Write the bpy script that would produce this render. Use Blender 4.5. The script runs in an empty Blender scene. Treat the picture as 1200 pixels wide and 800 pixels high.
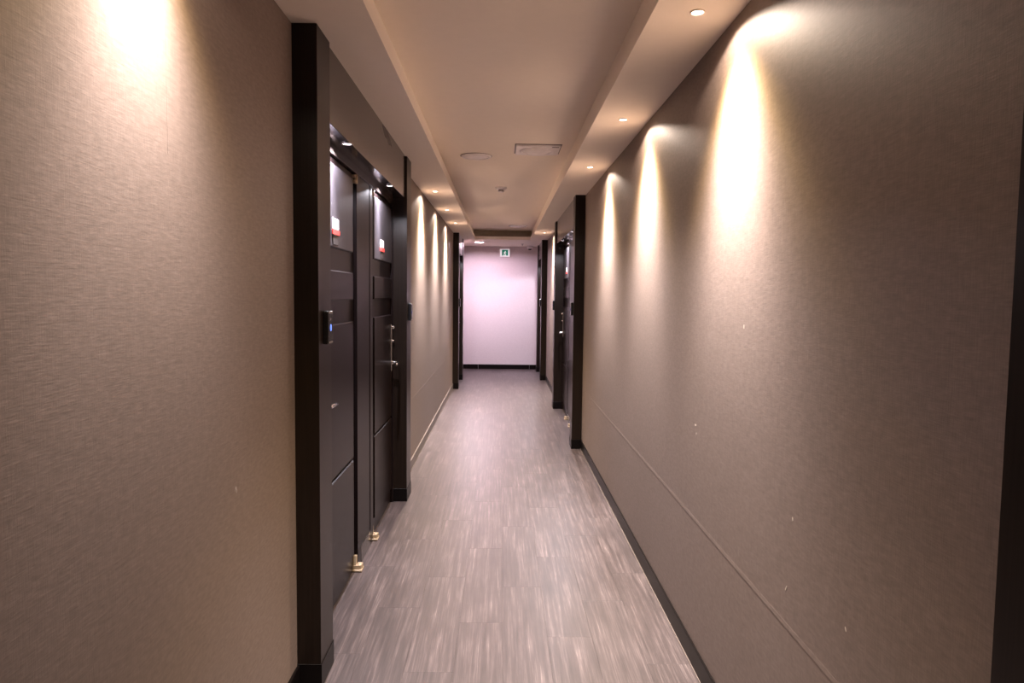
import bpy, bmesh, math, random
from mathutils import Matrix, Vector

S = bpy.context.scene
COL = S.collection
random.seed(7)

# ------------------------------------------------------------------ camera
cam_d = bpy.data.cameras.new('camera')
cam_d.sensor_width = 36.0
cam_d.lens = 825.007 / 1200 * 36.0
cam_d.clip_start = 0.02
cam = bpy.data.objects.new('camera', cam_d)
COL.objects.link(cam)
# rows: camera right / up / forward, written for a corridor along +Y with Z up
RT = Vector((0.99982366, -0.01516528, 0.01107553))
UP = Vector((-0.01004825, 0.06621594, 0.99775472))
FW = Vector((0.01586461, 0.99769006, -0.06605188))
m = Matrix((RT, UP, -FW)).transposed().to_4x4()
m.translation = Vector((0, 0, 1.45))
cam.matrix_world = m
S.camera = cam

# ------------------------------------------------------------------ world, exposure
w = bpy.data.worlds.new('world')
S.world = w
w.use_nodes = True
w.node_tree.nodes['Background'].inputs[0].default_value = (0.0, 0.0, 0.0, 1)
w.node_tree.nodes['Background'].inputs[1].default_value = 0.0
S.view_settings.view_transform = 'Standard'
S.view_settings.look = 'None'
S.view_settings.gamma = 1.0
S.view_settings.use_curve_mapping = False
S.view_settings.exposure = 0.48
S.cycles.max_bounces = 10
S.cycles.diffuse_bounces = 6
S.cycles.glossy_bounces = 5
S.cycles.sample_clamp_indirect = 6.0
S.cycles.use_denoising = True
S.cycles.caustics_reflective = False

# lamp powers, set here so that tuning stays in one place
P_SOFFIT = 940.0        # warm downlights over the walls
P_DOOR = 125.0           # small cool lamps in the doorway headers
E_END = 3300.0           # emission of the round lamp by the end wall
COL_END = (1.0, 0.74, 0.90)
TINT_SOFFIT = (1.0, 0.89, 0.82)

# ------------------------------------------------------------------ helpers
def link(name, mesh, mat=None, parent=None, loc=None):
    o = bpy.data.objects.new(name, mesh)
    COL.objects.link(o)
    if mat:
        mesh.materials.append(mat)
    if parent:
        o.parent = parent
    if loc is not None:
        o.location = loc
    return o

def tag(o, label=None, cat=None, group=None, kind=None):
    if label: o['label'] = label
    if cat: o['category'] = cat
    if group: o['group'] = group
    if kind: o['kind'] = kind
    return o

def empty(name, loc=(0, 0, 0)):
    o = bpy.data.objects.new(name, None)
    COL.objects.link(o)
    o.location = loc
    o.empty_display_size = 0.1
    return o

class MB:
    """collects simple solids into one mesh"""
    def __init__(self):
        self.bm = bmesh.new()
    def box(self, a, b, bevel=0.0, seg=1):
        a, b = [min(p, q) for p, q in zip(a, b)], [max(p, q) for p, q in zip(a, b)]
        t = bmesh.new()
        bmesh.ops.create_cube(t, size=1.0)
        for v in t.verts:
            v.co = Vector([(a[i] + b[i]) / 2 + v.co[i] * (b[i] - a[i]) for i in range(3)])
        if bevel:
            bmesh.ops.bevel(t, geom=list(t.edges), offset=bevel, segments=seg, profile=0.5, affect='EDGES')
        self._merge(t)
        return self
    def lathe(self, prof, axis='z', c=(0, 0, 0), n=32, smooth=True, ring=False):
        """prof: list of (radius, height) from start to end; closed with caps when radius > 0"""
        t = bmesh.new()
        rings = []
        for r, h in prof:
            if r < 1e-6:
                rings.append([t.verts.new((0, 0, h))])
            else:
                rings.append([t.verts.new((r * math.cos(2 * math.pi * k / n), r * math.sin(2 * math.pi * k / n), h)) for k in range(n)])
        for A, B in zip(rings, rings[1:]):
            for k in range(n):
                k2 = (k + 1) % n
                if len(A) == 1 and len(B) == 1: continue
                if len(A) == 1: f = t.faces.new((A[0], B[k], B[k2]))
                elif len(B) == 1: f = t.faces.new((A[k], A[k2], B[0]))
                else: f = t.faces.new((A[k], A[k2], B[k2], B[k]))
                f.smooth = smooth
        if ring:                                    # hollow ring: join the last circle to the first
            A, B = rings[-1], rings[0]
            for k in range(n):
                t.faces.new((A[k], A[(k + 1) % n], B[(k + 1) % n], B[k])).smooth = smooth
        else:
            for R in (rings[0], rings[-1]):
                if len(R) > 1: t.faces.new(R)
        bmesh.ops.recalc_face_normals(t, faces=t.faces)
        if axis == 'x': M = Matrix.Rotation(math.pi / 2, 4, 'Y')
        elif axis == 'y': M = Matrix.Rotation(-math.pi / 2, 4, 'X')
        else: M = Matrix.Identity(4)
        t.transform(Matrix.Translation(c) @ M)
        self._merge(t)
        return self
    def prism(self, pts, vec):
        """planar polygon (3d points) pushed along vec"""
        t = bmesh.new()
        A = [t.verts.new(p) for p in pts]
        B = [t.verts.new(Vector(p) + Vector(vec)) for p in pts]
        t.faces.new(A); t.faces.new(list(reversed(B)))
        n = len(A)
        for k in range(n):
            t.faces.new((A[k], B[k], B[(k + 1) % n], A[(k + 1) % n]))
        bmesh.ops.recalc_face_normals(t, faces=t.faces)
        self._merge(t)
        return self
    def tube(self, pts, r, n=12):
        t = bmesh.new()
        rings = []
        for i, p in enumerate(pts):
            p = Vector(p)
            d = (Vector(pts[min(i + 1, len(pts) - 1)]) - Vector(pts[max(i - 1, 0)])).normalized()
            a = d.orthogonal().normalized() if i == 0 else (rings_a - d * rings_a.dot(d)).normalized()
            rings_a = a
            b = d.cross(a)
            rr = r[i] if isinstance(r, (list, tuple)) else r
            rings.append([t.verts.new(p + (a * math.cos(2 * math.pi * k / n) + b * math.sin(2 * math.pi * k / n)) * rr) for k in range(n)])
        for A, B in zip(rings, rings[1:]):
            for k in range(n):
                t.faces.new((A[k], A[(k + 1) % n], B[(k + 1) % n], B[k])).smooth = True
        t.faces.new(rings[0]); t.faces.new(rings[-1])
        bmesh.ops.recalc_face_normals(t, faces=t.faces)
        self._merge(t)
        return self
    def _merge(self, t):
        me = bpy.data.meshes.new('tmp')
        t.to_mesh(me); t.free()
        self.bm.from_mesh(me)
        bpy.data.meshes.remove(me)
    def build(self, name, mat=None, parent=None, loc=None):
        me = bpy.data.meshes.new(name)
        self.bm.to_mesh(me); self.bm.free()
        return link(name, me, mat, parent, loc)

# ------------------------------------------------------------------ materials
def mat_base(name):
    M = bpy.data.materials.new(name)
    M.use_nodes = True
    nt = M.node_tree
    return M, nt, nt.nodes['Principled BSDF']

def N(nt, typ, **kw):
    n = nt.nodes.new(typ)
    for k, v in kw.items():
        if k in n.inputs: n.inputs[k].default_value = v
        else: setattr(n, k, v)
    return n

def coords(nt, scale, kind='Object'):
    tc = N(nt, 'ShaderNodeTexCoord')
    mp = N(nt, 'ShaderNodeMapping')
    mp.inputs['Scale'].default_value = scale
    nt.links.new(tc.outputs[kind], mp.inputs['Vector'])
    return mp.outputs['Vector']

def ramp(nt, fac, stops):
    r = N(nt, 'ShaderNodeValToRGB')
    el = r.color_ramp.elements
    while len(el) < len(stops): el.new(0.5)
    for e, (p, c) in zip(el, stops):
        e.position = p
        e.color = (*c, 1) if len(c) == 3 else c
    nt.links.new(fac, r.inputs['Fac'])
    return r.outputs['Color']

def plain(name, col, rough=0.5, metal=0.0, spec=0.5, emit=None, estr=0.0, mottle=1.0):
    M, nt, b = mat_base(name)
    b.inputs['Roughness'].default_value = rough
    b.inputs['Metallic'].default_value = metal
    b.inputs['Specular IOR Level'].default_value = spec
    # slight procedural mottling so that no surface is perfectly even
    v = coords(nt, (1, 1, 1))
    nz = N(nt, 'ShaderNodeTexNoise', Scale=18.0, Detail=4.0)
    nt.links.new(v, nz.inputs['Vector'])
    c = ramp(nt, nz.outputs['Fac'], [(0.3, tuple(x * (1 - 0.07 * mottle) for x in col)), (0.7, tuple(min(1, x * (1 + 0.06 * mottle)) for x in col))])
    nt.links.new(c, b.inputs['Base Color'])
    if emit:
        b.inputs['Emission Color'].default_value = (*emit, 1)
        b.inputs['Emission Strength'].default_value = estr
    return M

def wallpaper(name, dark, mid, light, rough=0.55):
    """linen weave wallpaper: fine threads both ways, soft mottling"""
    M, nt, b = mat_base(name)
    b.inputs['Roughness'].default_value = rough
    b.inputs['Specular IOR Level'].default_value = 0.35
    L = nt.links
    warp = N(nt, 'ShaderNodeTexNoise', Scale=1.0, Detail=3.0, Roughness=0.6)
    L.new(coords(nt, (400, 380, 26)), warp.inputs['Vector'])
    weft = N(nt, 'ShaderNodeTexNoise', Scale=1.0, Detail=3.0, Roughness=0.6)
    L.new(coords(nt, (40, 26, 420)), weft.inputs['Vector'])
    slub = N(nt, 'ShaderNodeTexNoise', Scale=1.0, Detail=2.0)
    L.new(coords(nt, (60, 34, 110)), slub.inputs['Vector'])
    big = N(nt, 'ShaderNodeTexNoise', Scale=1.3, Detail=3.0)
    L.new(coords(nt, (1, 1, 1)), big.inputs['Vector'])
    a = N(nt, 'ShaderNodeMath', operation='ADD')
    L.new(warp.outputs['Fac'], a.inputs[0]); L.new(weft.outputs['Fac'], a.inputs[1])
    a2 = N(nt, 'ShaderNodeMath', operation='ADD')
    L.new(a.outputs[0], a2.inputs[0]); L.new(slub.outputs['Fac'], a2.inputs[1])
    a3 = N(nt, 'ShaderNodeMath', operation='MULTIPLY_ADD')
    a3.inputs[1].default_value = 0.35
    L.new(big.outputs['Fac'], a3.inputs[0]); L.new(a2.outputs[0], a3.inputs[2])
    mr = N(nt, 'ShaderNodeMapRange')
    mr.inputs['From Min'].default_value = 1.25; mr.inputs['From Max'].default_value = 2.15
    L.new(a3.outputs[0], mr.inputs['Value'])
    c = ramp(nt, mr.outputs['Result'], [(0.0, dark), (0.5, mid), (1.0, light)])
    L.new(c, b.inputs['Base Color'])
    bp = N(nt, 'ShaderNodeBump', Strength=0.25, Distance=0.0008)
    L.new(a2.outputs[0], bp.inputs['Height'])
    L.new(bp.outputs['Normal'], b.inputs['Normal'])
    return M

def laminate(name, col, rough, spec=0.5):
    """dark wood-grain foil, grain running upright"""
    M, nt, b = mat_base(name)
    L = nt.links
    g = N(nt, 'ShaderNodeTexNoise', Scale=1.0, Detail=5.0, Roughness=0.65)
    L.new(coords(nt, (130, 130, 3.0)), g.inputs['Vector'])
    c = ramp(nt, g.outputs['Fac'], [(0.32, tuple(x * 0.72 for x in col)), (0.7, tuple(x * 1.3 for x in col))])
    L.new(c, b.inputs['Base Color'])
    b.inputs['Roughness'].default_value = rough
    b.inputs['Specular IOR Level'].default_value = spec
    bp = N(nt, 'ShaderNodeBump', Strength=0.12, Distance=0.0006)
    L.new(g.outputs['Fac'], bp.inputs['Height'])
    L.new(bp.outputs['Normal'], b.inputs['Normal'])
    return M

def plank_material():
    M, nt, b = mat_base('vinyl_plank')
    L = nt.links
    info = N(nt, 'ShaderNodeObjectInfo')
    tc = N(nt, 'ShaderNodeTexCoord')
    off = N(nt, 'ShaderNodeVectorMath', operation='SCALE')
    off.inputs[0].default_value = (17.0, 31.0, 5.0)
    L.new(info.outputs['Random'], off.inputs['Scale'])
    add = N(nt, 'ShaderNodeVectorMath', operation='ADD')
    L.new(tc.outputs['Object'], add.inputs[0]); L.new(off.outputs[0], add.inputs[1])
    def noise(scale, detail, rough=0.6):
        mp = N(nt, 'ShaderNodeMapping'); mp.inputs['Scale'].default_value = scale
        L.new(add.outputs[0], mp.inputs['Vector'])
        n = N(nt, 'ShaderNodeTexNoise', Scale=1.0, Detail=detail, Roughness=rough)
        L.new(mp.outputs['Vector'], n.inputs['Vector'])
        return n.outputs['Fac']
    fine = noise((230, 4.5, 1), 5.0, 0.72)
    streak = noise((62, 1.8, 1), 4.0)
    patch = noise((9, 3.0, 1), 3.0)
    m1 = N(nt, 'ShaderNodeMath', operation='MULTIPLY_ADD'); m1.inputs[1].default_value = 0.8
    L.new(streak, m1.inputs[0]); L.new(fine, m1.inputs[2])
    m2 = N(nt, 'ShaderNodeMath', operation='MULTIPLY_ADD'); m2.inputs[1].default_value = 0.42
    L.new(patch, m2.inputs[0]); L.new(m1.outputs[0], m2.inputs[2])
    m3 = N(nt, 'ShaderNodeMath', operation='MULTIPLY_ADD'); m3.inputs[1].default_value = 0.04
    L.new(info.outputs['Random'], m3.inputs[0]); L.new(m2.outputs[0], m3.inputs[2])
    mr = N(nt, 'ShaderNodeMapRange')
    mr.inputs['From Min'].default_value = 0.80; mr.inputs['From Max'].default_value = 1.48
    L.new(m3.outputs[0], mr.inputs['Value'])
    c = ramp(nt, mr.outputs['Result'], [(0.0, FLOOR_D), (0.5, FLOOR_M), (0.8, FLOOR_L), (1.0, FLOOR_W)])
    L.new(c, b.inputs['Base Color'])
    rr = N(nt, 'ShaderNodeMapRange')
    rr.inputs['To Min'].default_value = 0.34; rr.inputs['To Max'].default_value = 0.50
    L.new(fine, rr.inputs['Value'])
    L.new(rr.outputs['Result'], b.inputs['Roughness'])
    b.inputs['Specular IOR Level'].default_value = 0.44
    bp = N(nt, 'ShaderNodeBump', Strength=0.15, Distance=0.0008)
    L.new(fine, bp.inputs['Height']); L.new(bp.outputs['Normal'], b.inputs['Normal'])
    return M

FLOOR_D = (0.028, 0.0220, 0.0222)
FLOOR_M = (0.055, 0.0420, 0.0424)
FLOOR_L = (0.103, 0.0800, 0.0800)
FLOOR_W = (0.22, 0.178, 0.172)

M_PAPER = wallpaper('linen_wallpaper', (0.168, 0.129, 0.112), (0.206, 0.159, 0.139), (0.248, 0.194, 0.172))
M_END = wallpaper('pale_wallpaper', (0.62, 0.56, 0.585), (0.68, 0.62, 0.645), (0.73, 0.67, 0.69), 0.6)
M_CEIL = plain('ceiling_paint', (0.93, 0.865, 0.775), 0.8, spec=0.2, mottle=0.15)
M_TAUPE = plain('tray_end_taupe', (0.40, 0.36, 0.30), 0.8, spec=0.2)  # darker base colour for the end face of the tray
M_LAM = laminate('dark_laminate', (0.014, 0.0090, 0.0068), 0.32, 0.22)
M_HEAD = laminate('header_laminate', (0.036, 0.028, 0.0255), 0.15, 0.55)
M_HEADLIT = laminate('lamplit_header_laminate', (0.22, 0.19, 0.20), 0.3, 0.4)  # header laminate lightened: end lamp's light put into the colour
M_DOOR = laminate('door_foil', (0.0095, 0.0060, 0.0060), 0.30, 0.13)
M_PANEL = laminate('grey_door_plate', (0.040, 0.0355, 0.040), 0.36, 0.3)
M_KICK = plain('black_skirting', (0.006, 0.0045, 0.0045), 0.34, spec=0.10)
M_SKIRT = plain('taupe_skirting', (0.15, 0.122, 0.108), 0.4, spec=0.3)
M_CAULK = plain('caulk', (0.13, 0.105, 0.095), 0.9, spec=0.1)
M_CHROME = plain('chrome', (0.78, 0.76, 0.76), 0.16, 1.0)
M_BRASS = plain('brass', (0.46, 0.36, 0.25), 0.5, 0.45)
M_BLACK = plain('black_plastic', (0.012, 0.011, 0.013), 0.25)
M_WHITE = plain('white_plastic', (0.90, 0.87, 0.88), 0.45)
M_GREYPL = plain('grey_plastic', (0.20, 0.17, 0.165), 0.4)
M_BLUE = plain('blue_led', (0.1, 0.2, 0.9), 0.3, emit=(0.16, 0.30, 1.0), estr=0.9)
M_BLUEDIM = plain('dim_blue_led', (0.03, 0.04, 0.12), 0.2, emit=(0.16, 0.22, 0.8), estr=0.12)
M_LENS = plain('lamp_lens', (0.9, 0.9, 0.85), 0.3, emit=(1.0, 0.90, 0.74), estr=14.0)
M_LENSC = plain('cool_lamp_lens', (0.9, 0.9, 0.95), 0.3, emit=(0.97, 0.93, 1.0), estr=5.0)
M_ENDLENS = plain('end_lamp_lens', (0.9, 0.9, 0.9), 0.4, emit=COL_END, estr=E_END)
M_SIGNW = plain('plaque_white', (0.86, 0.80, 0.80), 0.4)
M_SIGNR = plain('plaque_red', (0.72, 0.06, 0.05), 0.4)
M_SIGNP = plain('plaque_pink', (0.75, 0.50, 0.48), 0.4)
M_SIGNG = plain('plaque_grey', (0.035, 0.028, 0.026), 0.45)
M_EXITW = plain('exit_white', (0.85, 0.85, 0.85), 0.4, emit=(0.96, 0.95, 1.0), estr=0.35)
M_EXITG = plain('exit_green', (0.0, 0.16, 0.10), 0.4, emit=(0.0, 0.30, 0.19), estr=0.25)
M_CHIP = plain('bare_plaster', (0.62, 0.54, 0.47), 0.7)
M_SCUFF = plain('pale_scuff', (0.33, 0.275, 0.25), 0.6)
M_SMEAR = plain('grey_smear', (0.085, 0.070, 0.064), 0.6)
M_SUB = plain('subfloor', (0.06, 0.05, 0.045), 0.9)
M_PLANK = plank_material()

# ------------------------------------------------------------------ corridor measures (metres, camera over the origin)
XL, XR = -0.735, 0.7735
H = 2.38                     # underside of the soffits
Y0, Y1 = -3.0, 13.6925       # corridor ends
HEAD_Z = 2.096               # underside of the doorway headers
# doorway surrounds: (side, near jamb start, near jamb end, far jamb start, far jamb end)
JL, JR = 0.087, 0.0948       # how far the jambs stand proud of the wall
SUR = [(-1, 2.512, 2.696, 4.854, 5.07),
       (-1, 10.743, 10.93, 11.913, 12.12),
       (1, -1.62, -1.43, 0.735, 0.9275),
       (1, 6.5826, 6.77, 8.938, 9.14),
       (1, 11.938, 12.13, 13.2552, 13.45)]
def X(s, d):
    """x of a point d metres behind the wall face of side s"""
    return (XL - d) if s < 0 else (XR + d)

# ------------------------------------------------------------------ walls
def wall(s, name, label):
    b = MB()
    edges = [Y0 - 0.1]
    for (t, a0, a1, c0, c1) in SUR:
        if t == s: edges += [a0 + 0.02, c1 - 0.02]
    edges.append(Y1 + 0.1)
    for a, c in zip(edges[0::2], edges[1::2]):
        b.box((X(s, 0), a, -0.02), (X(s, 0.14), c, 2.65))
    for a, c in zip(edges[1::2], edges[2::2]):           # closed back of each doorway
        b.box((X(s, 0.075), a - 0.005, -0.02), (X(s, 0.14), c + 0.005, 2.65))
    o = b.build(name, M_PAPER)
    tag(o, label, kind='structure')
    # the level joint of the wallpaper, a hair proud of the wall
    for a, c in zip(edges[0::2], edges[1::2]):
        if s < 0 and a < 0: continue
        j = MB().prism([(X(s, 0.001), a, 0.562), (X(s, -0.0005), a, 0.566), (X(s, -0.0002), a, 0.580), (X(s, 0.001), a, 0.582)], (0, c - a, 0))
        j.build('paper_joint', M_PAPER, o)
    return o, list(zip(edges[0::2], edges[1::2]))
wl, seg_l = wall(-1, 'wall_left', 'left corridor wall in brown linen wallpaper lit by tall light scallops')
wr, seg_r = wall(1, 'wall_right', 'right corridor wall in brown linen wallpaper with small white chips')
we = MB().box((XL - 0.14, Y1, -0.02), (XR + 0.14, Y1 + 0.12, 2.65)).build('wall_end', M_END)
tag(we, 'pale pinkish end wall closing the corridor under the exit sign', kind='structure')
wb = MB().box((XL - 0.14, Y0 - 0.12, -0.02), (XR + 0.14, Y0, 2.65)).build('wall_front', M_PAPER)
tag(wb, 'brown papered wall behind the camera', kind='structure')
j = MB().box((XL - 0.001, 1.580, 1.75), (XL + 0.0002, 1.5835, H))
tag(j.build('paper_joint', M_PAPER, wl))
# bare chips knocked out of the paper
for (s, y, z, ln, ang) in [(1, 1.808, 0.869, .010, 70), (1, 1.834, 0.671, .016, 120), (1, 1.509, 0.716, .010, 60), (1, 2.731, 0.913, .009, 100),
                           (1, 2.747, 0.944, .008, 60), (1, 2.227, 1.356, .014, 80), (-1, 1.942, 0.901, .015, 50), (-1, 1.95, 0.893, .012, 60)]:
    c, sn = math.cos(math.radians(ang)), math.sin(math.radians(ang))
    wd = 0.0022
    pts = []
    for u, v in [(-.5, -.4), (-.1, -1), (.5, -.6), (.55, .5), (.1, 1), (-.45, .7)]:
        uu, vv = u * ln, v * wd
        pts.append((X(s, 0.0005), y + uu * c - vv * sn, z + uu * sn + vv * c))
    MB().prism(pts, (-s * 0.0011, 0, 0)).build('paper_chip', M_CHIP if s > 0 else M_SCUFF, (wr if s > 0 else wl))

# ------------------------------------------------------------------ floor of vinyl planks
fl = MB().box((XL - 0.12, Y0 - 0.1, -0.05), (XR + 0.12, Y1 + 0.1, -0.0035)).build('floor', M_SUB)
tag(fl, 'grey brown vinyl plank floor running down the corridor', kind='structure')
NC = 8
PW = (XR - XL + 0.016) / NC
PL = 0.914
pm_cache = {}
def plank_mesh(wd, ln):
    k = (round(wd, 3), round(ln, 3))
    if k not in pm_cache:
        t = bmesh.new()
        g = 0.00012
        bv = 0.0004
        lo = [(-wd / 2 + g, -ln / 2 + g), (wd / 2 - g, -ln / 2 + g), (wd / 2 - g, ln / 2 - g), (-wd / 2 + g, ln / 2 - g)]
        hi = [(x - math.copysign(bv, x), y - math.copysign(bv, y)) for x, y in lo]
        A = [t.verts.new((x, y, -0.003)) for x, y in lo]
        B = [t.verts.new((x, y, -0.0004)) for x, y in lo]
        C = [t.verts.new((x, y, 0.0)) for x, y in hi]
        t.faces.new(C)
        for P, Q in ((A, B), (B, C)):
            for i in range(4): t.faces.new((P[i], P[(i + 1) % 4], Q[(i + 1) % 4], Q[i]))
        me = bpy.data.meshes.new('plank'); t.to_mesh(me); t.free()
        me.materials.append(M_PLANK)
        pm_cache[k] = me
    return pm_cache[k]
offs = [0.30, 0.76, 0.15, 0.60, 0.02, 0.46, 0.85, 0.22]
for c in range(NC):
    xc = XL - 0.008 + PW * (c + 0.5)
    y = Y0 + offs[c] * PL - PL
    while y < Y1:
        a, b_ = max(y, Y0), min(y + PL, Y1)
        if b_ - a > 0.02:
            o = bpy.data.objects.new('plank', plank_mesh(PW, b_ - a))
            COL.objects.link(o); o.parent = fl
            o.location = (xc, (a + b_) / 2, 0)
        y += PL
# floor strips running into the doorways
for (s, a0, a1, c0, c1) in SUR:
    o = MB().box((X(s, 0.006), a1, -0.003), (X(s, 0.08), c0, -0.0002)).build('threshold', M_PLANK, fl)

# ------------------------------------------------------------------ ceiling: flat soffits round a raised tray
ce = empty('ceiling', (0, 0, H)); tag(ce, 'beige ceiling with a raised tray between two flat soffits', kind='structure')
def ceil_part(name, boxes, label=None, mat=None):
    b = MB()
    for a, c in boxes:
        b.box((a[0], a[1], a[2] - H), (c[0], c[1], c[2] - H))
    o = b.build(name, mat or M_CEIL, ce)
    if label: o['label'] = label
    return o
TXL, TXR, TYE, TZ, SB = -0.4507, 0.4863, 11.975, 2.55, 0.042
ceil_part('soffit', [((XL - 0.1, Y0 - 0.1, H), (TXL, TYE, H + 0.05))])
ceil_part('soffit', [((TXR, Y0 - 0.1, H), (XR + 0.1, TYE, H + 0.05))])
ceil_part('soffit', [((XL - 0.1, TYE, H), (XR + 0.1, Y1 + 0.1, H + 0.05))])
ceil_part('tray_side', [((TXL - SB - 0.04, Y0 - 0.1, H + 0.05), (TXL - SB, TYE + 0.26, TZ))])
ceil_part('tray_side', [((TXR + SB - 0.012, Y0 - 0.1, H + 0.05), (TXR + SB + 0.03, TYE + 0.26, TZ))])
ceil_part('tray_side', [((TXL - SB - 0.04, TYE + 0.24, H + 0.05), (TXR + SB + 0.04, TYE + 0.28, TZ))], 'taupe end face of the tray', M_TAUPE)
ceil_part('tray_top', [((XL - 0.1, Y0 - 0.1, TZ), (XR + 0.1, Y1 + 0.1, TZ + 0.08))])

# ------------------------------------------------------------------ baseboards
BH = 0.085
def baseboard(s, name, segs, label):
    root = empty(name, (X(s, 0), 0, 0)); tag(root, label, kind='structure')
    lx = lambda d: X(s, d) - X(s, 0)
    for a, c in segs:
        a2 = a + (-0.02 if a > Y0 else 0.1); c2 = c + (0.02 if c < Y1 else -0.1)
        MB().box((lx(0.001), a2, 0.0005), (lx(-0.009), c2, BH), 0.0015).build('skirting_board', M_SKIRT if s < 0 and a > 5 else M_KICK, root)
        MB().box((lx(-0.0085), a2, 0.0002), (lx(-0.0135), c2, 0.004), 0.001).build('caulk_bead', M_CAULK, root)
baseboard(-1, 'baseboard_left', seg_l, 'skirting board along the foot of the left wall, black near the camera and taupe beyond')
baseboard(1, 'baseboard_right', seg_r, 'black skirting board along the foot of the right wall')
bb = empty('baseboard_end', (0, Y1, 0)); tag(bb, 'black skirting board along the foot of the end wall', kind='structure')
for a, c in [(XL, -0.44), (-0.437, 0.56), (0.563, XR)]:
    MB().box((a, -0.010, 0.0005), (c, 0.001, 0.092), 0.0015).build('skirting_board', M_KICK, bb)
MB().box((XL, -0.015, 0.0002), (XR, -0.0095, 0.004), 0.001).build('caulk_bead', M_CAULK, bb)

# ------------------------------------------------------------------ doorway surrounds and doors
def surround(idx, s, a0, a1, c0, c1, double, label):
    root = empty('trim_%d' % idx, (X(s, 0), a0, 0)); tag(root, label, kind='structure')
    J = JL if s < 0 else JR
    lx = lambda d: X(s, d) - X(s, 0)
    def bx(d0, y0, z0, d1, y1, z1): return (lx(d0), y0 - a0, z0), (lx(d1), y1 - a0, z1)
    for p, q in ((a0, a1), (c0, c1)):
        o = MB().box(*bx(-J, p, 0.0, 0.075, q, H), bevel=0.0015).build('jamb', M_LAM, root)
        k = MB().box(*bx(-J - 0.003, p - 0.003, 0.0005, 0.03, q + 0.003, 0.09), bevel=0.0012).build('kick_plate', M_KICK, o)
    MB().box(*bx(-J + 0.012, a1, HEAD_Z, 0.075, c0, H), bevel=0.0012).build('header', M_HEADLIT if idx == 2 else M_HEAD, root)
    # lining behind the doors and the casing strips that frame them
    MB().box(*bx(0.045, a1, 0.0, 0.075, c0, HEAD_Z)).build('back_lining', M_DOOR, root)
    MB().box(*bx(0.006, a1, 2.056, 0.046, c0, HEAD_Z), bevel=0.002).build('head_casing', M_HEAD, root)
    def strip(y0, y1, d=0.006, nm='casing', z0=0.0): 
        return MB().box(*bx(d, y0, z0, 0.046, y1, 2.056), bevel=0.002).build(nm, M_DOOR, root)
    if double:
        strip(a1, a1 + 0.12)
        strip(a1 + 0.94, a1 + 1.025)
        mu = strip(a1 + 1.025, a1 + 1.30, 0.009, 'mullion')
        MB().box(*bx(0.0055, a1 + 1.03, 0.0005, 0.02, a1 + 1.295, 0.088), bevel=0.001).build('kick_plate', M_HEAD, mu)
        strip(a1 + 1.30, a1 + 1.385)
        strip(c0 - 0.016, c0)
    else:
        strip(a1, a1 + 0.08); strip(c0 - 0.05, c0)
    return root

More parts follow.
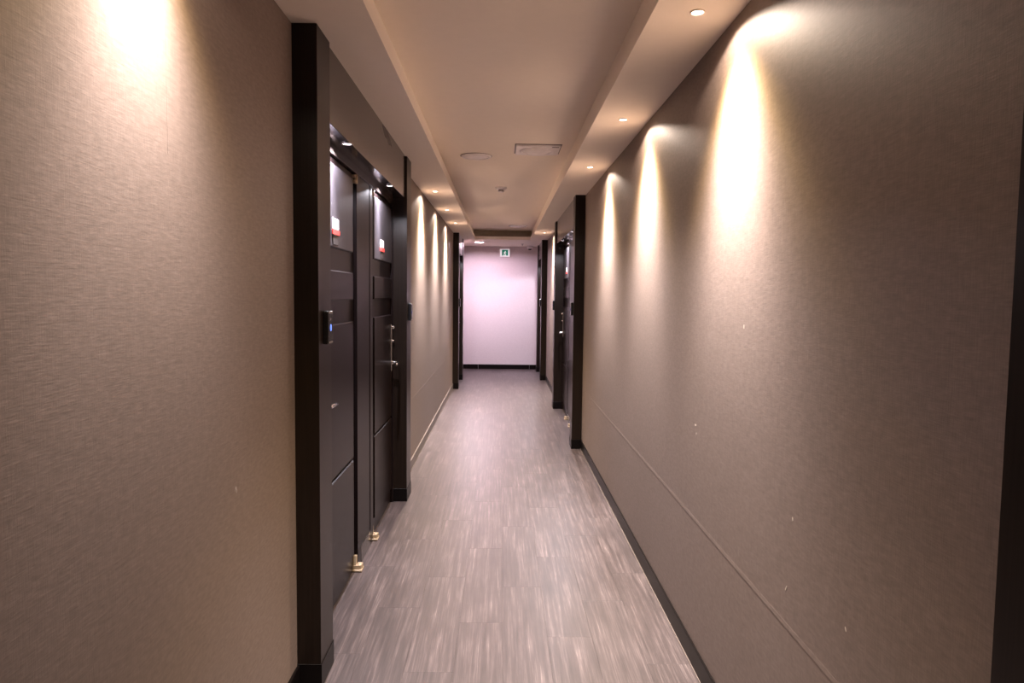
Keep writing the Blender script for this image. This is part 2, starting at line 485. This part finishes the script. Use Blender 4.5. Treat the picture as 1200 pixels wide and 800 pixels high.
door_no = [0]
def door(s, ya, yb, lock_far, label, number_sign=True):
    """one flush door leaf between ya and yb; lock at the far or the near edge, pivots on the other"""
    door_no[0] += 1
    root = empty('door_%d' % door_no[0], (X(s, 0.024), ya, 0.0)); tag(root, label, kind='structure')
    Wd = yb - ya
    # local: x out into the room is o (positive towards the corridor), y along the wall, z up
    def P(o, y, z): return (-s * o, y, z)
    leaf = MB().box(P(-0.018, 0.003, 0.006), P(0, Wd - 0.003, 2.052), 0.0015).build('leaf', M_DOOR, root)
    mirror = (lambda y: y) if lock_far else (lambda y: Wd - y)
    p0, p1 = mirror(0.075), mirror(Wd - 0.035)
    for z0, z1 in ((1.652, 2.020), (1.416, 1.551), (0.612, 1.309), (0.105, 0.600)):
        t = MB().box(P(-0.001, p0, z0), P(0.014, p1, z1), 0.0045).build('raised_panel', M_PANEL if z0 > 1.6 else M_DOOR, root)
        if z0 > 1.6: t['label'] = 'lighter grey upper panel'
    if number_sign:
        yc = Wd / 2 - 0.045
        r = 0.0146
        sg = MB().box(P(r - 0.001, yc - 0.054, 1.733), P(r + 0.004, yc + 0.054, 1.780), 0.001).build('number_plaque', M_SIGNW, root)
        MB().box(P(r, yc - 0.066, 1.708), P(r + 0.006, yc + 0.066, 1.730), 0.001).build('red_band', M_SIGNR, sg)
        MB().box(P(r - 0.001, yc - 0.050, 1.664), P(r + 0.003, yc + 0.050, 1.709), 0.001).build('grey_plate', M_SIGNG, sg)
        # worn print on the white plate, too faint to read
        b = MB()
        for zz, y0, y1 in ((1.771, -0.042, 0.000), (1.758, -0.043, -0.010), (1.745, -0.038, -0.014)):
            b.box(P(r + 0.0035, yc + y0, zz - 0.003), P(r + 0.0045, yc + y1, zz + 0.003))
        b.build('faint_print', M_SIGNP, sg)
    # lock: tall chrome escutcheon, turn knob, lever
    yl = mirror(Wd - 0.052)
    dr = -1 if lock_far else 1
    esc = MB().box(P(0.012, yl - 0.016, 0.925), P(0.020, yl + 0.016, 1.240), 0.003, 2).build('lock_plate', M_CHROME, root)
    MB().lathe([(0.0, 0), (0.012, 0), (0.012, 0.012), (0.009, 0.016), (0, 0.017)], 'x', (0, 0, 0), 20).build('cylinder_cap', M_CHROME, esc, P(0.020, yl, 1.222)).rotation_euler = (0, 0, math.pi if s > 0 else 0)
    MB().lathe([(0.0, 0), (0.008, 0), (0.008, 0.010), (0.005, 0.013), (0, 0.0135)], 'x', (0, 0, 0), 20).build('release_knob', M_CHROME, esc, P(0.020, yl, 1.130)).rotation_euler = (0, 0, math.pi if s > 0 else 0)
    MB().tube([P(0.018, yl, 0.982), P(0.035, yl, 0.982), P(0.052, yl, 0.982), P(0.060, yl + dr * 0.006, 0.982), P(0.062, yl + dr * 0.02, 0.982), P(0.062, yl + dr * 0.07, 0.980), P(0.061, yl + dr * 0.118, 0.978)],
              [0.013, 0.0105, 0.0095, 0.0095, 0.009, 0.0085, 0.0075], 14).build('lever', M_CHROME, esc)
    # brass pivots on the other edge
    yp = mirror(0.012)
    e = 1 if lock_far else -1
    lo = MB()
    lo.box(P(-0.002, yp - 0.036, 0.0008), P(0.046, yp + 0.032, 0.012), 0.002)
    lo.lathe([(0.0, 0), (0.012, 0), (0.012, 0.018), (0.008, 0.025), (0, 0.026)], 'z', P(0.030, yp - 0.004, 0.012), 20)
    lo.prism([P(-0.002, yp - 0.030, 0.014), P(0.040, yp - 0.022, 0.014), P(0.046, yp + 0.010, 0.016), P(0.040, yp + 0.026, 0.014), P(-0.002, yp + 0.026, 0.014)], (0, 0, 0.018))
    lo.prism([P(-0.002, yp - 0.024, 0.030), P(-0.002, yp + 0.022, 0.030), P(-0.002, yp + 0.010, 0.078), P(-0.002, yp - 0.012, 0.078)], P(0.017, 0, 0))
    lo.build('pivot_hinge', M_BRASS, root)
    up = MB()
    up.box(P(-0.002, yp - 0.026, 2.006), P(0.018, yp + 0.022, 2.020), 0.002)
    up.box(P(-0.002, yp - 0.026, 2.030), P(0.018, yp + 0.022, 2.046), 0.002)
    up.lathe([(0.008, 0), (0.008, 0.046)], 'z', P(0.018, yp, 2.003), 16)
    up.build('pivot_hinge', M_BRASS, root)
    return root

NAMES = ['double doorway on the left nearest the camera, dark jambs and header',
         'far left doorway surround beside the end wall, pale light on its header',
         'dark doorway jamb at the right edge of the picture',
         'middle right doorway surround with dark front jamb and greyed header',
         'far right doorway surround close to the end wall']
for i, (s, a0, a1, c0, c1) in enumerate(SUR):
    surround(i + 1, s, a0, a1, c0, c1, c0 - a1 > 1.5, NAMES[i])
DL = [('dark panelled door in the first left doorway, nearer leaf half hidden by the jamb', 'dark panelled door in the first left doorway, farther leaf with chrome lock and lever'),
      ('dark door in the far left doorway beside the end wall',),
      ('dark panelled door of the nearest right doorway, behind the camera', 'dark panelled door beside the camera in the nearest right doorway'),
      ('dark door in the middle right doorway, hidden behind its front jamb', 'dark panelled door in the middle right doorway with chrome lever'),
      ('dark door in the far right doorway beside the end wall',)]
for i, (s, a0, a1, c0, c1) in enumerate(SUR):
    if c0 - a1 > 1.5:
        door(s, a1 + 0.12, a1 + 0.94, False, DL[i][0])
        door(s, a1 + 1.385, c0 - 0.016, True, DL[i][1])
    else:
        door(s, a1 + 0.08, c0 - 0.05, True, DL[i][0])
# smear of filler on the first left header
t1 = bpy.data.objects['trim_1']
fx = -(-JL + 0.012)
MB().prism([(fx - 0.0004, y - 2.512, z) for y, z in [(3.93, 2.372), (4.02, 2.378), (4.10, 2.372), (4.20, 2.350), (4.27, 2.318), (4.22, 2.322), (4.16, 2.308), (4.10, 2.33), (4.03, 2.325), (3.98, 2.345)]], (0.001, 0, 0)).build('filler_smear', M_SMEAR, t1)

# ------------------------------------------------------------------ card readers on the jambs
def reader(s, y, label, lit=False):
    J = JL if s < 0 else JR
    o = empty('card_reader', (X(s, -J), y, 1.262)); tag(o, label, 'card reader', 'card readers on the door jambs')
    def P(d, yy, z): return (-s * d, yy, z)
    MB().box(P(-0.001, -0.035, 0.0), P(0.020, 0.035, 0.122), 0.004, 2).build('housing', M_BLACK, o)
    MB().box(P(0.019, -0.028, 0.112), P(0.0212, 0.028, 0.119), 0.0008).build('top_strip', M_GREYPL, o)
    MB().box(P(0.019, -0.028, 0.003), P(0.0212, 0.028, 0.010), 0.0008).build('bottom_strip', M_GREYPL, o)
    b = MB().lathe([(0, 0), (0.011, 0), (0.011, 0.0016), (0, 0.0018)], 'x', (0, 0, 0), 20)
    l = b.build('blue_light', M_BLUE if lit else M_BLUEDIM, o, P(0.0198, 0.0, 0.060))
    l.scale = (1, 0.75, 1.15); l.rotation_euler = (0, 0, math.pi if s > 0 else 0)
    d = MB().lathe([(0, 0), (0.004, 0), (0.004, 0.001), (0, 0.0012)], 'x', (0, 0, 0), 14)
    q = d.build('sensor_dot', M_GREYPL, o, P(0.0198, 0.0, 0.092)); q.rotation_euler = (0, 0, math.pi if s > 0 else 0)
    return o
reader(-1, 2.606, 'black card reader glowing blue on the nearest left jamb', True)
reader(-1, 4.965, 'black card reader on the far jamb of the first left doorway')
reader(-1, 10.84, 'card reader on the jamb of the far left doorway')
reader(1, 6.68, 'black card reader on the front jamb of the middle right doorway')
reader(1, 9.04, 'black card reader on the back jamb of the middle right doorway')
reader(1, 12.03, 'card reader on the jamb of the far right doorway')

# ------------------------------------------------------------------ lamps
def spot_data(name, power, tint, stops, half):
    """spot whose beam profile (by angle from straight down) is a colour ramp, like a reflector lamp"""
    d = bpy.data.lights.new(name, 'SPOT')
    d.energy = power
    d.color = tint
    d.spot_size = math.radians(half * 2)
    d.spot_blend = 0.02
    d.shadow_soft_size = 0.012
    d.use_nodes = True
    nt = d.node_tree
    em = next(n for n in nt.nodes if n.type == 'EMISSION')
    geo = nt.nodes.new('ShaderNodeNewGeometry')
    sep = nt.nodes.new('ShaderNodeSeparateXYZ')
    nt.links.new(geo.outputs['Incoming'], sep.inputs[0])
    ab = nt.nodes.new('ShaderNodeMath'); ab.operation = 'ABSOLUTE'
    nt.links.new(sep.outputs['Z'], ab.inputs[0])
    r = nt.nodes.new('ShaderNodeValToRGB')
    el = r.color_ramp.elements
    pts = sorted([(math.cos(math.radians(a)), c) for a, c in stops])
    while len(el) < len(pts): el.new(0.5)
    for e, (p, c) in zip(el, pts):
        e.position = p; e.color = (*c, 1)
    nt.links.new(ab.outputs[0], r.inputs['Fac'])
    nt.links.new(r.outputs['Color'], em.inputs['Color'])
    em.inputs['Strength'].default_value = 1.0
    return d
BEAM = [(0, (0.62, 0.61, 0.60)), (13, (0.60, 0.59, 0.58)), (21, (0.47, 0.455, 0.44)), (28, (0.285, 0.27, 0.25)), (35, (0.150, 0.135, 0.108)), (41, (0.080, 0.067, 0.042)), (46, (0.034, 0.028, 0.0175)), (52, (0.0155, 0.0135, 0.0105)), (70, (0.0110, 0.0098, 0.0086)), (76, (0.0, 0.0, 0.0))]
SOFFIT_LIGHT = spot_data('soffit_beam', P_SOFFIT, TINT_SOFFIT, BEAM, 80)
DIM_LIGHT = spot_data('dim_soffit_beam', P_SOFFIT * 0.40, TINT_SOFFIT, BEAM, 80)   # same beam at reduced power for the near left soffit
DBEAM = [(0, (1, 1, 1)), (14, (1, 1, 1)), (24, (.5, .5, .5)), (34, (0.24, 0.24, 0.24)), (44, (0.22, 0.22, 0.22)), (70, (0.20, 0.20, 0.20)), (79, (0, 0, 0))]
DOOR_LIGHT = spot_data('door_beam', P_DOOR, (0.93, 0.89, 1.0), DBEAM, 80)

ring_me = lens_me = None
def downlight(x, y, label, grp, z=H, small=False, dim=False):
    o = empty('downlight', (x, y, z)); tag(o, label, 'downlight', grp)
    k = 0.62
    MB().lathe([(0.030 * k, 0.0), (0.041 * k, 0.0), (0.041 * k, -0.002), (0.037 * k, -0.005), (0.031 * k, -0.004), (0.029 * k, -0.001)], 'z', (0, 0, 0), 32, ring=True).build('trim_ring', M_CHROME if small else M_CEIL, o)
    MB().lathe([(0.0, -0.0035), (0.026 * k, -0.0028), (0.0295 * k, -0.001), (0.0295 * k, 0.0)], 'z', (0, 0, 0), 28).build('lens', M_LENSC if small else M_LENS, o)
    l = bpy.data.objects.new('beam', DOOR_LIGHT if small else DIM_LIGHT if dim else SOFFIT_LIGHT)
    COL.objects.link(l); l.parent = o; l.location = (0, 0, -0.012)
    return o
GS = 'recessed downlights in the soffits'
XSL, XSR = -0.609, 0.633
downlight(XSR, 2.36, 'nearest lit downlight in the right soffit, at the top edge of the picture', GS)
downlight(XSR, 3.775, 'second lit downlight along the right soffit', GS)
downlight(XSR, 5.16, 'third lit downlight along the right soffit, before the middle right doorway', GS)
downlight(XSR, 10.55, 'downlight in the right soffit beyond the middle right doorway', GS)
downlight(XSL, 6.474, 'first lit downlight in the left soffit past the double doorway', GS)
downlight(XSL, 7.86, 'second lit downlight in the left soffit past the double doorway', GS)
downlight(XSL, 9.287, 'third lit downlight in the left soffit, before the far left doorway', GS)
downlight(XSL, 1.46, 'downlight over the near left wall, just above the picture', GS, dim=True)
downlight(XSL, -1.36, 'downlight in the left soffit behind the camera', GS, dim=True)
GD = 'small cool downlights under the doorway headers'
for i, (s, a0, a1, c0, c1) in enumerate(SUR):
    if a0 < 0: continue                      # the doorway beside the camera shows nothing of its lamps
    x = X(s, -0.060)
    nm = ['first left', 'far left', 'nearest right', 'middle right', 'far right'][i]
    if c0 - a1 > 1.5:
        downlight(x, a1 + 0.415, 'small cool downlight under the %s header over its nearer door' % nm, GD, HEAD_Z, True)
        downlight(x, a1 + 1.585, 'small cool downlight under the %s header over its farther door' % nm, GD, HEAD_Z, True)
    else:
        downlight(x, (a1 + c0) / 2, 'small cool downlight under the %s header' % nm, GD, HEAD_Z, True)

# bright round lamp on the end soffit, washing the end wall
o = empty('ceiling_lamp', (-0.392, 12.507, H)); tag(o, 'bright round white ceiling lamp just before the end wall', 'ceiling lamp')
MB().lathe([(0.074, 0.0), (0.092, 0.0), (0.092, -0.008), (0.088, -0.016), (0.078, -0.016), (0.075, -0.014)], 'z', (0, 0, 0), 40, ring=True).build('rim', M_WHITE, o)
MB().lathe([(0.0, -0.008), (0.036, -0.008), (0.036, -0.004)], 'z', (0, 0, 0), 40).build('diffuser', M_ENDLENS, o)
MB().lathe([(0.0, -0.004), (0.0745, -0.004), (0.0745, 0.0)], 'z', (0, 0, 0), 40).build('reflector', M_WHITE, o)

# ------------------------------------------------------------------ fittings on the tray and the end
o = empty('ceiling_speaker', (-0.211, 5.69, TZ)); tag(o, 'flat round white ceiling fitting, left of the square one', 'ceiling fitting')
MB().lathe([(0.0, 0.0), (0.126, 0.0), (0.126, -0.003), (0.0, -0.003)], 'z', (0, 0, 0), 48).build('shadow_plate', M_GREYPL, o)  # dark disc painted in for the shadow round the rim
MB().lathe([(0.090, 0.0), (0.120, 0.0), (0.120, -0.006), (0.112, -0.013), (0.100, -0.014), (0.097, -0.009)], 'z', (0, 0, 0), 48, ring=True).build('rim', M_WHITE, o)
MB().lathe([(0.0, -0.011), (0.05, -0.0108), (0.097, -0.008), (0.097, 0.0)], 'z', (0, 0, 0), 48).build('cover', M_WHITE, o)
o = empty('ceiling_vent', (0.262, 5.39, TZ)); tag(o, 'square white ceiling plate with round dished diffuser', 'ceiling vent')
MB().box((-0.173, -0.173, -0.003), (0.173, 0.173, 0.0)).build('shadow_plate', M_GREYPL, o)  # dark sheet standing in for the shadow line round the plate
MB().box((-0.163, -0.163, -0.016), (0.163, 0.163, -0.002), 0.003).build('plate', M_WHITE, o)
MB().lathe([(0.134, -0.015), (0.134, -0.023), (0.127, -0.028), (0.115, -0.024), (0.110, -0.015)], 'z', (0, 0, 0), 48, ring=True).build('ring', M_WHITE, o)
MB().lathe([(0.0, -0.038), (0.045, -0.0365), (0.080, -0.029), (0.096, -0.018), (0.096, -0.015)], 'z', (0, 0, 0), 48).build('dish', M_WHITE, o)
MB().box((0.100, -0.155, -0.0185), (0.152, -0.132, -0.015), 0.001).build('latch', M_GREYPL, o)
o = empty('smoke_detector', (-0.015, 7.32, TZ)); tag(o, 'small white smoke detector in the middle of the tray ceiling', 'smoke detector')
MB().lathe([(0.0, 0.0), (0.058, 0.0), (0.058, -0.012), (0.052, -0.022), (0.034, -0.026), (0, -0.026)], 'z', (0, 0, 0), 36).build('base', M_WHITE, o)
MB().lathe([(0.026, -0.025), (0.026, -0.040), (0, -0.040)], 'z', (0, 0, 0), 28).build('chamber', M_GREYPL, o)
MB().lathe([(0.030, -0.039), (0.030, -0.046), (0.022, -0.050), (0, -0.051)], 'z', (0, 0, 0), 28).build('cap', M_WHITE, o)
o = empty('ceiling_speaker', (0.255, 11.33, TZ)); tag(o, 'flat round white ceiling fitting at the far end of the tray', 'ceiling fitting')
MB().lathe([(0.0, 0.0), (0.151, 0.0), (0.151, -0.003), (0.0, -0.003)], 'z', (0, 0, 0), 48).build('shadow_plate', M_GREYPL, o)  # rim shadow again drawn as a dark disc
MB().lathe([(0.110, 0.0), (0.145, 0.0), (0.145, -0.006), (0.136, -0.014), (0.122, -0.015), (0.118, -0.009)], 'z', (0, 0, 0), 48, ring=True).build('rim', M_WHITE, o)
MB().lathe([(0.0, -0.011), (0.06, -0.0108), (0.118, -0.008), (0.118, 0.0)], 'z', (0, 0, 0), 48).build('cover', M_WHITE, o)
o = empty('sprinkler_head', (0.375, 12.95, H)); tag(o, 'tiny dark sprinkler head on the end soffit left of the dome camera', 'sprinkler')
MB().lathe([(0.0, 0.0), (0.030, 0.0), (0.028, -0.004), (0.012, -0.007), (0, -0.007)], 'z', (0, 0, 0), 24).build('rosette', M_CHROME, o)
MB().lathe([(0.006, -0.006), (0.006, -0.026), (0.014, -0.027), (0.014, -0.029), (0, -0.030)], 'z', (0, 0, 0), 18).build('deflector', M_CHROME, o)
o = empty('dome_camera', (0.535, 13.45, H)); tag(o, 'small white dome security camera in the right corner of the end ceiling', 'security camera')
MB().lathe([(0.0, 0.0), (0.060, 0.0), (0.060, -0.036), (0.054, -0.050), (0.040, -0.056), (0, -0.056)], 'z', (0, 0, 0), 32).build('housing', M_WHITE, o)
MB().lathe([(0.034, -0.055), (0.033, -0.064), (0.025, -0.074), (0.011, -0.079), (0, -0.080)], 'z', (0, 0, 0), 28).build('dome', M_BLACK, o)

# exit sign on the end wall: white box, green pictogram of a figure leaving through a door
o = empty('exit_sign', (0.062, Y1, 2.255)); tag(o, 'lit green and white exit sign high on the end wall', 'exit sign')
MB().box((-0.098, -0.040, -0.075), (0.098, 0.002, 0.078), 0.004).build('housing', M_WHITE, o)
MB().box((-0.092, -0.0415, -0.069), (0.092, -0.039, 0.072), 0.001).build('face', M_EXITW, o)
g = MB()
g.box((-0.060, -0.0430, -0.052), (0.060, -0.041, 0.058))
g.build('green_field', M_EXITG, o)
f = MB()
ypl = -0.0440
def flat(pts): f.prism([(x, ypl, z) for x, z in pts], (0, 0.0012, 0))
flat([(0.006 + 0.010 * math.cos(k * math.pi / 5), 0.028 + 0.010 * math.sin(k * math.pi / 5)) for k in range(10)])
flat([(-0.010, 0.014), (0.010, 0.016), (0.006, -0.012), (-0.010, -0.014)])
flat([(-0.010, -0.012), (0.000, -0.010), (-0.014, -0.034), (-0.030, -0.036), (-0.030, -0.028), (-0.020, -0.026)])
flat([(-0.002, -0.010), (0.008, -0.010), (0.020, -0.024), (0.016, -0.050), (0.007, -0.050), (0.010, -0.027)])
flat([(-0.010, 0.014), (-0.004, 0.008), (-0.020, -0.002), (-0.028, 0.008), (-0.023, 0.012), (-0.019, 0.006)])
flat([(0.008, 0.016), (0.010, 0.006), (0.026, 0.000), (0.030, 0.006), (0.018, 0.012)])
f.prism([(-0.026, ypl, -0.052), (0.026, ypl, -0.052), (0.022, ypl, -0.040), (-0.022, ypl, -0.040)], (0, 0.0012, 0))
f.build('running_figure', M_EXITW, o)
